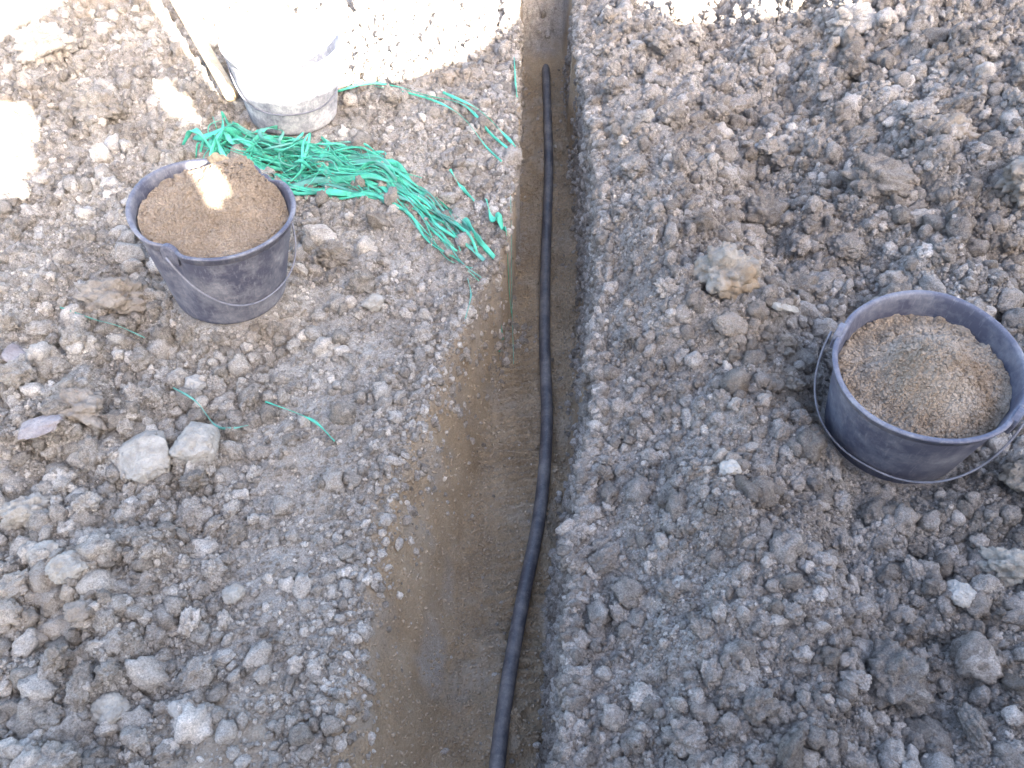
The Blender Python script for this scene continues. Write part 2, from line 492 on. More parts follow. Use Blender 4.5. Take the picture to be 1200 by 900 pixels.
# ------------------------------------------------------------------ unseen plank screen, added and shaped to throw the shade and sun patches
WY = -1.2
PROF = [(-.6, 2.10), (.3, 2.15), (.504, 2.224), (.574, 2.282), (.678, 2.31), (.745, 2.383), (.7451, 2.75), (1.026, 2.76), (1.0261, 2.40), (1.066, 2.0), (1.12, 2.0),
        (1.209, 1.99), (1.371, 2.045), (1.418, 2.045), (1.543, 2.06), (1.631, 2.077), (1.862, 2.144), (2.08, 2.24), (2.279, 2.364), (2.2791, 2.7), (2.542, 2.72),
        (2.5421, 2.292), (2.617, 2.268), (2.76, 2.275), (2.921, 2.296), (3.017, 2.317), (3.11, 2.36), (3.1101, 2.75), (5.2, 2.75)]  # top line cut to give the shadow its edge on the ground
pxs = [p[0] for p in PROF]; phs = [p[1] for p in PROF]
EDGES = [-.6, -.48, -.35, -.22, -.1, .02, .12, .2, .28, .37, .45, .49, .525, .574, .678, .745, .832, .866, .895, .92, .955, .98, 1.026, 1.066, 1.12, 1.209, 1.29, 1.371,
         1.418, 1.543, 1.631, 1.75, 1.862, 1.97, 2.08, 2.18, 2.279, 2.37, 2.45, 2.542, 2.617, 2.69, 2.76, 2.84, 2.921, 3.017, 3.11] + list(np.arange(3.235, 5.2, 0.125))
HOLES = {(.28, .37): [(1.73, 2.0)], (.37, .45): [(1.735, 2.0)], (.45, .49): [(1.80, 2.0)], (.49, .525): [(1.88, 2.0)],
(.832, .866): [(1.755, 1.878)], (.866, .895): [(1.78, 1.872)], (.895, .92): [(1.955, 2.072)],
         (.92, .955): [(1.937, 2.07)],
         (.955, .98): [(1.93, 2.03)]}  # openings placed to let the separate sun patches through
FX = 2.3
shade_screen = empty('added_shade_screen', (FX, WY, 0))
tag(shade_screen, 'tall unseen plank screen added behind the camera to shape the shade', 'shade_screen')
def prism(x0, x1, z00, z01, z10, z11, y0, y1):
    v = [(x0, y0, z00), (x1, y0, z01), (x1, y0, z11), (x0, y0, z10), (x0, y1, z00), (x1, y1, z01), (x1, y1, z11), (x0, y1, z10)]
    f = [(0, 1, 2, 3), (7, 6, 5, 4), (4, 5, 1, 0), (5, 6, 2, 1), (6, 7, 3, 2), (7, 4, 0, 3)]
    return v, f
def timber(name, x0, x1, a0, a1, b0, b1, y0, y1):
    v, f = prism(x0 - FX, x1 - FX, a0, a1, b0, b1, y0, y1)
    obj(name, mesh_py(name, v, f, M_plank, False), shade_screen)
for x0, x1 in zip(EDGES[:-1], EDGES[1:]):
    x0, x1 = round(float(x0), 4), round(float(x1), 4)
    t0 = float(np.interp(x0 + 2e-4, pxs, phs)); t1 = float(np.interp(x1 - 2e-4, pxs, phs))
    lo = -0.1
    for a, b_ in HOLES.get((x0, x1), []):
        timber('plank', x0, x1 - 0.0005, lo, lo, a, a, -0.011, 0.011)
        lo = b_
    timber('plank', x0, x1 - 0.0005, lo, lo, t0, t1, -0.011, 0.011)
for zz in (0.45, 1.58):
    timber('rail', -0.6, 5.1, zz, zz, zz + 0.09, zz + 0.09, -0.062, -0.012)
timber('rail', 0.2, 0.57, 2.06, 2.06, 2.13, 2.13, -0.062, -0.012)      # short rails for the screen parts above its light openings
timber('rail', 0.76, 1.02, 2.10, 2.10, 2.18, 2.18, -0.062, -0.012)
timber('rail', 0.79, 1.02, 1.885, 1.885, 1.93, 1.93, -0.062, -0.012)
for xx, top in ((-0.45, 2.0), (0.62, 2.2), (0.74, 2.4), (1.5, 1.98), (2.35, 2.5), (3.3, 2.5), (4.6, 2.5)):
    timber('post', xx, xx + 0.07, -0.3, -0.3, top, top, -0.133, -0.063)

# ------------------------------------------------------------------ pipe
def sweep(path, radius, seg=14, flat=None, caps=True):
    """tube (or flat strip when flat=(w,t)) along a list of Vectors"""
    path = [Vector(p) for p in path]
    n = len(path); verts, faces = [], []
    prev = None
    for i, p in enumerate(path):
        t = (path[min(i + 1, n - 1)] - path[max(i - 1, 0)]).normalized()
        if prev is None:
            a = t.cross(Vector((0, 0, 1)))
            if a.length < 1e-3: a = t.cross(Vector((0, 1, 0)))
            a.normalize()
        else:
            a = (prev - t * prev.dot(t)).normalized()
        prev = a; b = t.cross(a)
        r = radius(i / (n - 1)) if callable(radius) else radius
        for k in range(seg):
            th = 2 * math.pi * k / seg
            if flat:
                w, tk, tw = flat(i / (n - 1))
                th2 = th
                c_, s_ = math.cos(th2) * w, math.sin(th2) * tk
                ca, sa = math.cos(tw), math.sin(tw)
                verts.append(p + a * (c_ * ca - s_ * sa) + b * (c_ * sa + s_ * ca))
            else:
                verts.append(p + a * (math.cos(th) * r) + b * (math.sin(th) * r))
    for i in range(n - 1):
        for k in range(seg):
            k2 = (k + 1) % seg
            faces.append((i * seg + k, i * seg + k2, (i + 1) * seg + k2, (i + 1) * seg + k))
    if caps:
        faces.append(tuple(range(seg))[::-1]); faces.append(tuple((n - 1) * seg + k for k in range(seg)))
    return verts, faces

def catmull(pts, per=10):
    pts = [Vector(p) for p in pts]
    P = [pts[0] * 2 - pts[1]] + pts + [pts[-1] * 2 - pts[-2]]
    out = []
    for i in range(1, len(P) - 2):
        for k in range(per):
            t = k / per
            out.append(0.5 * ((2 * P[i]) + (P[i + 1] - P[i - 1]) * t + (2 * P[i - 1] - 5 * P[i] + 4 * P[i + 1] - P[i + 2]) * t * t
                              + (-P[i - 1] + 3 * P[i] - 3 * P[i + 1] + P[i + 2]) * t ** 3))
    out.append(P[-2])
    return out

pp = []
for i, (x, y) in enumerate(PIPE):
    zz = -DEPTH + 0.020 + 0.003 * math.sin(i * 1.7)
    if y > 2.78: zz -= 0.25 * (y - 2.78)
    if y < -0.3: zz = float(height(np.array([x]), np.array([y]))[0]) + 0.013
    pp.append((x, y, zz))
v, f = sweep(catmull(pp, 12), 0.0142, 20)
pipe = obj('black_pipe', mesh_py('black_pipe', v, f, M_pipe))
tag(pipe, 'long black plastic water pipe lying on the sand along the trench', 'pipe')

# ------------------------------------------------------------------ buckets
def body_radius(z, h, rb, rt): return rb + (rt - rb) * (z / h)

def bucket(base, n, h, rt, rb, ears, hang, mat, label, squash=0.0, sq_dir=0.0, dent=0.0, seed=0, bail_d=0.178):
    nrm = Vector(n).normalized()
    root = empty('bucket', base)
    root.rotation_euler = Vector((0, 0, 1)).rotation_difference(nrm).to_euler()
    tag(root, label, 'bucket', 'builders buckets around the trench')
    th_w = 0.0035
    # profile (radius offset from the tapering wall, z)
    prof = [(-rb, 0.004), (-0.012, 0.003), (-0.004, 0.0), (0.0, 0.004)]
    for q in np.linspace(0.05, 0.86, 12): prof.append((0.0, q * h))
    prof += [(0.0, 0.905 * h), (0.0035, 0.915 * h), (0.0035, 0.965 * h), (0.0040, 0.972 * h), (0.0056, 0.979 * h), (0.0064, 0.988 * h), (0.0050, 0.997 * h), (0.0022, 1.0 * h),
             (-0.0015, 0.997 * h), (-0.0035, 0.985 * h)]
    for q in np.linspace(0.93, 0.06, 12): prof.append((-th_w, q * h))
    prof += [(-th_w - 0.006, 0.010), (-rb, 0.009)]
    seg = 96
    verts, faces = [], []
    rim_from = 17
    def shape(r, z, th):
        k = (max(z, 0) / h) ** 1.6
        r = r * (1 + squash * k * math.cos(2 * (th - sq_dir)))
        r = r * (1 + 0.006 * k * math.sin(3 * th + seed) + 0.004 * k * math.sin(5 * th + 2 * seed))
        dz = 0
        for e in ears:
            d = math.atan2(math.sin(th - e), math.cos(th - e))
            g = math.exp(-(d / 0.17) ** 2) * k
            r -= dent * g; dz -= 0.35 * dent * g
        dz += k * 0.003 * math.sin(2 * th + 1.3 * seed)
        return r, z + dz
    rows = []
    for (off, z) in prof:
        row = []
        for s in range(seg):
            th = 2 * math.pi * s / seg
            r = max(0.002, body_radius(z, h, rb, rt) + off)
            r, z2 = shape(r, z, th)
            row.append(len(verts)); verts.append((r * math.cos(th), r * math.sin(th), z2))
        rows.append(row)
    def part(rs, name, parent):
        vv, ff = [], []
        for a in rs: vv += [verts[k] for k in rows[a]]
        for i in range(len(rs) - 1):
            for s in range(seg):
                s2 = (s + 1) % seg
                ff.append((i * seg + s, i * seg + s2, (i + 1) * seg + s2, (i + 1) * seg + s))
        return obj(name, mesh_py(name, vv, ff, mat), parent)
    nrow = len(rows)
    last_wall = 16
    rim_end = last_wall + 10
    wall = part(list(range(0, last_wall + 1)), 'outer_wall', root)
    rim = part(list(range(last_wall, rim_end + 1)), 'rim', root)
    inner = part(list(range(rim_end, nrow)), 'inner_wall', root)
    # lugs for the bail
    pts = []
    for e in ears:
        r, z2 = shape(rt + 0.003, h * 0.94, e)
        er = Vector((math.cos(e), math.sin(e), 0)); et = Vector((-math.sin(e), math.cos(e), 0)); ez = Vector((0, 0, 1))
        c = er * r + ez * z2
        vv, ff = [], []
        ring = [(-0.017, -0.022), (0.017, -0.022), (0.019, 0.004), (0.015, 0.014), (0.008, 0.019), (0, 0.021), (-0.008, 0.019), (-0.015, 0.014), (-0.019, 0.004)]
        m_ = len(ring)
        for dep in (-0.002, 0.0075, 0.0095):
            sc_ = 1.0 if dep < 0.009 else 0.8
            for a, b_ in ring: vv.append(c + et * a * sc_ + ez * b_ * sc_ + er * dep)
        for q in range(2):
            for k in range(m_):
                k2 = (k + 1) % m_
                ff.append((q * m_ + k, q * m_ + k2, (q + 1) * m_ + k2, (q + 1) * m_ + k))
        ff.append(tuple(range(m_))[::-1]); ff.append(tuple(range(2 * m_, 3 * m_)))
        obj('handle_lug', mesh_py('handle_lug', vv, ff, mat, False), root)
        pts.append(c + er * 0.012)
    # the wire bail hangs down against the wall
    A, B = pts
    mid = (A + B) / 2; half = (B - A) / 2
    out = Vector((math.cos(hang), math.sin(hang), 0))
    out = (out - half.normalized() * out.dot(half.normalized())); out.z = 0; out.normalize()
    best = out * math.cos(0.75) - Vector((0, 0, 1)) * math.sin(0.75)
    for ph in np.linspace(0.2, 1.5, 80):
        g = out * math.cos(ph) - Vector((0, 0, 1)) * math.sin(ph)
        p = mid + g * bail_d
        r_here = body_radius(max(0, p.z), h, rb, rt) * (1 + squash * (max(p.z, 0) / h) ** 1.6 * math.cos(2 * (hang - sq_dir)))
        if Vector((p.x, p.y)).length >= r_here + 0.004: best = g
    path = []
    hw = half.length + 0.004
    for k in range(49):
        t = math.pi * k / 48
        ct = math.copysign(abs(math.cos(t)) ** 0.86, math.cos(t)); st = math.sin(t) ** 0.9
        p = mid - half.normalized() * hw * ct + best * bail_d * st
        # keep the wire outside the wall
        zz = min(max(p.z, 0), h)
        th = math.atan2(p.y, p.x)
        rr, _ = shape(body_radius(zz, h, rb, rt), zz, th)
        rad = math.hypot(p.x, p.y)
        need = rr + (0.004 if zz < 0.9 * h else 0.010)
        if rad < need: p.x *= need / rad; p.y *= need / rad
        path.append(p)
    er = (path[0] - mid).normalized()
    v, f = sweep(path, 0.0021, 8)
    obj('handle', mesh_py('handle', v, f, M_wire), root)
    return root, shape

def d2r(*a): return [R(k) for k in a]
b_left, sh_left = bucket((-0.606, 1.276, 0.025), (0.095, -0.007, 1), 0.221, 0.152, 0.114, d2r(-112, 52), R(-33), M_pail,
                         'dented grey-blue bucket of sand standing on the rubble left of the trench', squash=-0.035, sq_dir=R(58), dent=0.022, seed=1)
b_right, sh_right = bucket((0.713, 0.906, 0.014), (-0.10, -0.115, 1), 0.212, 0.148, 0.122, d2r(147, -45), R(-125), M_pail_b,
                           'round grey bucket of sand standing on the bank right of the trench', squash=0.008, sq_dir=R(40), dent=0.004, seed=4, bail_d=0.186)
b_back, sh_back = bucket((-0.607, 2.017, -0.008), (0.045, 0.005, 1), 0.205, 0.148, 0.118, d2r(172, 40), R(-75), M_pail_c,
                         'cement-whitened empty bucket in the sun behind the green netting', squash=0.02, sq_dir=R(0), dent=0.006, seed=6)

def sand_fill(root, sh, h, rt, rb, zfun, mat, name, label, seed, grains, gmat):
    """sand heaped inside a bucket: top-level thing sharing the bucket's tilt"""
    e = bpy.data.objects.new(name, None); link(e)
    e.location = root.location; e.rotation_euler = root.rotation_euler
    nr, ns = 80, 220
    rr = np.linspace(0, 1, nr)
    th = np.linspace(0, 2 * math.pi, ns, endpoint=False)
    RR, TT = np.meshgrid(rr, th, indexing='ij')
    edge = np.array([sh(rb + (rt - rb) * 0.82 - 0.0045, h * 0.82, t)[0] for t in th])
    xx = RR * edge[None, :] * np.cos(TT); yy = RR * edge[None, :] * np.sin(TT)
    zz = zfun(xx, yy) + 0.006 * fbm(xx * 30, yy * 30, seed, 4) + 0.005 * domes(xx, yy, 0.007, seed + 5) * 0.9 + 0.010 * fbm(xx * 60, yy * 60, seed + 7, 2) + 0.003 * fbm(xx * 170, yy * 170, seed + 9, 3)
    zz = np.minimum(zz, h * 0.985 + 0.06 * (1 - RR))
    V_ = np.stack([xx, yy, zz], -1).reshape(-1, 3)
    id_ = np.arange(nr * ns).reshape(nr, ns)
    n2 = np.roll(id_, -1, 1)
    F_ = np.stack([id_[:-1], id_[1:], n2[1:], n2[:-1]], -1).reshape(-1, 4)
    obj('sand_surface', mesh_np('sand_surface', V_, F_, mat), e)
    tag(e, label, 'sand')
    # loose grains
    bm = bmesh.new(); bmesh.ops.create_icosphere(bm, subdivisions=1, radius=1)
    bv = np.array([v.co[:] for v in bm.verts]); bf = np.array([[v.index for v in f.verts] for f in bm.faces]); bm.free()
    q = np.sqrt(rng.random(grains)) * 0.97; t = rng.random(grains) * 2 * math.pi
    ed = np.interp(t, th, edge, period=2 * math.pi)
    px, py = q * ed * np.cos(t), q * ed * np.sin(t)
    pz = zfun(px, py) + 0.006 * fbm(px * 30, py * 30, seed, 4) + 0.005 * 0.9 * domes(px, py, 0.007, seed + 5) + 0.010 * fbm(px * 60, py * 60, seed + 7, 2)
    s = 0.0012 + 0.0024 * rng.random(grains) ** 2.5
    jit = 1 + 0.35 * rng.normal(size=(grains, len(bv), 1)) * 0.6
    GV = bv[None] * jit * s[:, None, None] * (0.8 + 0.4 * rng.random((grains, 1, 3))) + np.stack([px, py, pz + s * 0.3], -1)[:, None, :]
    GF = bf[None] + (np.arange(grains) * len(bv))[:, None, None]
    g = obj('sand_grains', mesh_np('sand_grains', GV.reshape(-1, 3), GF.reshape(-1, 3), gmat, False), e)
    g['kind'] = 'stuff'
    return e

def z_left(x, y):
    # level brim, a mound that climbs towards the back right
    return 0.192 + 0.07 * np.exp(-(((x - 0.03) / 0.075) ** 2 + ((y - 0.075) / 0.085) ** 2)) + 0.012 * np.exp(-((x + 0.05) ** 2 + y ** 2) / 0.006) - 0.10 * x * 0.6
def z_right(x, y):
    return 0.163 + 0.080 * np.exp(-(((x - 0.01) / 0.065) ** 2 + ((y + 0.01) / 0.075) ** 2)) + 0.07 * x * 0.3 - 0.05 * y * 0.3
sand_fill(b_left, sh_left, 0.221, 0.152, 0.114, z_left, M_sand_a, 'sand_heap', 'brown sand heaped to the brim in the dented left bucket', 301, 10000, M_sand_a)
sand_fill(b_right, sh_right, 0.212, 0.148, 0.122, z_right, M_sand_b, 'sand_heap', 'orange-brown sand mounded below the rim of the round right bucket', 331, 10000, M_sand_b)

# ------------------------------------------------------------------ wooden stake
stake = []
for i, (x, y) in enumerate([(-0.772, 2.03), (-0.913, 2.279), (-1.084, 2.583), (-1.19, 2.77)]):
    stake.append((x, y, 0.035 + 0.035 * i))
v, f = sweep(catmull(stake, 8), 0.019, 12)
st = obj('wooden_stake', mesh_py('wooden_stake', v, f, M_stake))
tag(st, 'sunlit wooden tool handle lying beside the whitened bucket', 'wooden handle')

# ------------------------------------------------------------------ green netting
def gz(x, y): return float(height(np.array([x]), np.array([y]))[0])
def strand_mesh(pts, w, name='strand', mat=None, tk=0.0007, twist=1.2, seed=0, per=8):
    rs = random.Random(seed)
    ph, fr = rs.uniform(0, 6), rs.uniform(0.6, 1.6)
    def flat(t):
        taper = 0.55 + 0.45 * math.sin(math.pi * min(max(t, 0.04), 0.96)) ** 0.4
        return (w * taper * (0.85 + 0.25 * math.sin(9 * t + ph)), tk, twist * math.sin(ph + fr * 6 * t))
    v, f = sweep(catmull(pts, per), 1.0, 6, flat=flat)
    return mesh_py(name, v, f, mat or M_green)

GUIDE = [(-0.80, 1.95, 0.06), (-0.675, 1.825, 0.095), (-0.543, 1.764, 0.090), (-0.427, 1.709, 0.070), (-0.314, 1.649, 0.045), (-0.224, 1.571, 0.040), (-0.137, 1.46, 0.044), (-0.047, 1.357, 0.022)]
GT = np.linspace(0, 1, len(GUIDE)); GA = np.array(GUIDE)
def guide(s): return np.array([np.interp(s, GT, GA[:, k]) for k in range(3)])
def guide_n(s):
    a, b_ = guide(max(0, s - 0.05)), guide(min(1, s + 0.05)); t = (b_ - a)[:2]; t /= np.linalg.norm(t)
    return t, np.array([-t[1], t[0]])
net = empty('green_netting', (-0.5, 1.74, gz(-0.5, 1.74)))
tag(net, 'tangled heap of shredded green plastic netting beside the dented bucket', 'netting')
def net_strand(pts, w, seed, mat=None):
    o = net.location
    obj('strand', strand_mesh([Vector(p) - o for p in pts], w, seed=seed, mat=mat), net)
rs = random.Random(21)
for i in range(150):
    kind = rs.random()
    if kind < 0.52:      # heap strands
        s0 = rs.uniform(0.0, 0.28); s1 = rs.uniform(s0 + 0.28, 0.68); top = 0.085
    elif kind < 0.82:    # long ones into the tail
        s0 = rs.uniform(0.15, 0.5); s1 = rs.uniform(0.72, 1.02); top = 0.03
    else:                # short loops in the heap
        s0 = rs.uniform(0.02, 0.38); s1 = s0 + rs.uniform(0.03, 0.1); top = 0.075
    npt = 5 + int((s1 - s0) * 7)
    lat0, lat1 = rs.gauss(0, 0.8), rs.gauss(0, 0.8)
    pts = []
    hgt = rs.uniform(0.1, 1.0); rs_f = rs.uniform(2, 7)
    for k in range(npt):
        t = k / (npt - 1); s = s0 + (s1 - s0) * t
        g = guide(min(s, 1)); tn, nn = guide_n(min(s, 1))
        lat = (lat0 + (lat1 - lat0) * t + 0.22 * math.sin(t * rs_f + i) + rs.gauss(0, 0.10))
        lat = max(-1.15, min(1.15, lat)) * g[2]
        x, y = g[0] + nn[0] * lat + tn[0] * rs.gauss(0, 0.012), g[1] + nn[1] * lat + tn[1] * rs.gauss(0, 0.012)
        if s > 1: x += tn[0] * (s - 1) * 1.0; y += tn[1] * (s - 1) * 1.0
        prof = max(0.12, 1 - abs(lat) / (g[2] * 1.2)) * (1.0 if s < 0.45 else 0.45)
        z = gz(x, y) + 0.007 + top * hgt * prof * rs.uniform(0.5, 1.0)
        if kind >= 0.82: z += 0.03 * math.sin(math.pi * t); x += 0.03 * math.cos(t * 5 + i); y += 0.03 * math.sin(t * 5 + i)
        # keep clear of the dented bucket
        d = math.hypot(x + 0.595, y - 1.276)
        if d < 0.19: x = -0.595 + (x + 0.595) * 0.19 / d; y = 1.276 + (y - 1.276) * 0.19 / d
        d = math.hypot(x + 0.607, y - 2.017)
        if d < 0.185: x = -0.607 + (x + 0.607) * 0.185 / d; y = 2.017 + (y - 2.017) * 0.185 / d
        pts.append((x, y, z))
    w = rs.choice([0.0010, 0.0014, 0.0020, 0.003, 0.0045, 0.006, 0.009])
    net_strand(pts, w, i, M_green if rs.random() < 0.85 else M_green2)
# arching loops at the top of the heap
for i in range(9):
    x0, y0 = -0.74 + rs.uniform(-0.08, 0.10), 1.83 + rs.uniform(-0.05, 0.05)
    a = rs.uniform(0, 6.28); L = rs.uniform(0.05, 0.10); H_ = rs.uniform(0.04, 0.08)
    pts = []
    for k in range(6):
        t = k / 5
        x, y = x0 + math.cos(a) * L * (t - 0.5) * 2, y0 + math.sin(a) * L * (t - 0.5) * 2
        pts.append((x, y, gz(x, y) + 0.01 + H_ * math.sin(math.pi * t)))
    net_strand(pts, rs.choice([0.004, 0.0075]), 300 + i)

def loose(pts2, w, label, name='plastic_strand', mat=None, lift=0.006, drop=None, seed=0):
    P = []
    for i, (x, y) in enumerate(pts2):
        P.append(Vector((x, y, gz(x, y) + lift + 0.009 + (drop[i] if drop else 0))))
    # subdivide and drape
    Q = catmull(P, 4)
    Q = [Vector((q.x, q.y, max(q.z, gz(q.x, q.y) + 0.009))) for q in Q]
    o0 = Q[0].copy()
    o = obj(name, strand_mesh([q - o0 for q in Q], w, name, mat, seed=seed, per=3))
    o.location = o0
    tag(o, label, 'plastic strand', 'loose green strands on the ground')
    return o
loose([(-0.495, 2.102), (-0.387, 2.107), (-0.238, 2.044), (-0.128, 1.979), (-0.056, 1.848), (0.0, 1.770)], 0.0042, 'green plastic strand running from the whitened bucket to the trench edge', seed=1, lift=0.010)
loose([(-0.386, 2.09), (-0.237, 2.02), (-0.138, 1.922), (-0.066, 1.791), (-0.026, 1.716)], 0.0032, 'thinner green strand curving just below the long strand from the whitened bucket', seed=2, lift=0.010)
loose([(-0.19, 2.035), (-0.093, 1.949), (-0.022, 1.848), (0.018, 1.778)], 0.0046, 'short wide green strand ending at the trench lip below the long strand', seed=3, lift=0.012)
loose([(0.006, 2.315), (0.010, 2.148), (0.014, 2.013)], 0.0042, 'green strand hanging along the trench lip near its far end', seed=4, lift=0.012)
loose([(-0.062, 1.578), (-0.046, 1.517), (-0.026, 1.495), (0.0, 1.455)], 0.0085, 'crumpled green scrap at the trench lip right of the netting tail', seed=5, lift=0.012)
loose([(-0.004, 1.60), (0.0, 1.50), (0.002, 1.40), (0.004, 1.31)], 0.0009, 'hair-thin green thread dangling into the trench beside the netting tail', seed=6, lift=0.006, mat=M_green2)
loose([(-0.948, 1.207), (-0.879, 1.189), (-0.819, 1.169), (-0.763, 1.147)], 0.0026, 'faded green thread on the rubble below the dented bucket', seed=7, mat=M_green2, lift=0.014)
loose([(-0.657, 0.996), (-0.603, 0.96), (-0.563, 0.919), (-0.531, 0.905), (-0.499, 0.919)], 0.0026, 'faded green thread curling past the small white stone', seed=8, mat=M_green2, lift=0.012)
loose([(-0.478, 0.975), (-0.415, 0.946), (-0.37, 0.919), (-0.329, 0.877)], 0.0030, 'half-buried green thread on the smooth bank midway to the trench', seed=9, mat=M_green, lift=0.009)
loose([(-0.098, 1.321), (-0.089, 1.267), (-0.099, 1.202)], 0.0022, 'short green thread on the sand slope below the netting tail', seed=10, mat=M_green2, lift=0.008)
loose([(-0.153, 1.681), (-0.126, 1.639), (-0.085, 1.585)], 0.0050, 'small green scrap between the netting tail and the trench', seed=11, lift=0.008)

# ------------------------------------------------------------------ stones and clods
def lump_mesh(name, seed, sub, mat, knob=0.22, angular=0.0, flat=0.8, freq=1.3, grit=0.09):
    bm = bmesh.new(); bmesh.ops.create_icosphere(bm, subdivisions=sub, radius=1)
    rs = random.Random(seed)
    off = Vector((rs.uniform(-50, 50), rs.uniform(-50, 50), rs.uniform(-50, 50)))
    planes = [(Vector((rs.gauss(0, 1), rs.gauss(0, 1), rs.gauss(0, 1))).normalized(), rs.uniform(0.55, 0.9)) for _ in range(9)]
    el = Vector((rs.uniform(0.9, 1.2), rs.uniform(0.75, 1.0), flat * rs.uniform(0.85, 1.1)))
    for v in bm.verts:
        p = v.co.normalized()
        q = p * freq + off
        d = mnoise.voronoi(p * 2.1 + off)[0][0]
        d2 = mnoise.voronoi(p * 4.6 + off)[0][0]
        r = 1 + 0.42 * mnoise.noise(q) + knob * (0.75 - 1.5 * d) + knob * 0.5 * (0.6 - 1.4 * d2) + 0.10 * mnoise.noise(q * 4.5) + grit * (mnoise.noise(q * 9) + 0.7 * mnoise.noise(q * 17))
        c = p * max(r, 0.35)
        if angular > 0:
            for nn, dd in planes:
                e = c.dot(nn) - dd
                if e > 0: c -= nn * e * angular
            c += p * 0.05 * mnoise.noise(q * 6)
        v.co = Vector((c.x * el.x, c.y * el.y, c.z * el.z))
    me = bpy.data.meshes.new(name); bm.to_mesh(me); bm.free()
    me.polygons.foreach_set('use_smooth', [True] * len(me.polygons))
    me.materials.append(mat)
    return me

BIG = [lump_mesh('soil_clod', 900 + k, 5, M_clod, knob=0.30) for k in range(10)]
_stone_cache = {}
def stone_mesh(kind, mat):
    k = (kind, mat.name, random.randrange(3))
    if k not in _stone_cache:
        s = 1300 + len(_stone_cache) * 7
        if kind == 'angular': me = lump_mesh('stone', s, 5, mat, knob=0.06, angular=0.85, flat=0.75, grit=0.05)
        elif kind == 'round': me = lump_mesh('stone', s, 5, mat, knob=0.08, angular=0.2, flat=0.8, grit=0.05)
        elif kind == 'slab': me = lump_mesh('stone', s, 5, mat, knob=0.05, angular=0.9, flat=0.40, grit=0.05)
        else: me = lump_mesh('clod', s, 5, mat, knob=0.34, flat=0.95, grit=0.08)
        _stone_cache[k] = me
    return _stone_cache[k]

taken = []
def put(name, me, x, y, rx, ry, rz, sink=0.25, rot=None, label=None, cat=None, group=None, z=None):
    o = obj(name, me)
    zz = gz(x, y) if z is None else z
    o.location = (x, y, zz + rz * (1 - sink) * 0.75)
    o.scale = (rx, ry, rz)
    o.rotation_euler = rot if rot else (random.uniform(-0.3, 0.3), random.uniform(-0.3, 0.3), random.uniform(-0.5, 0.5))
    tag(o, label, cat, group)
    taken.append((x, y, max(rx, ry)))
    return o

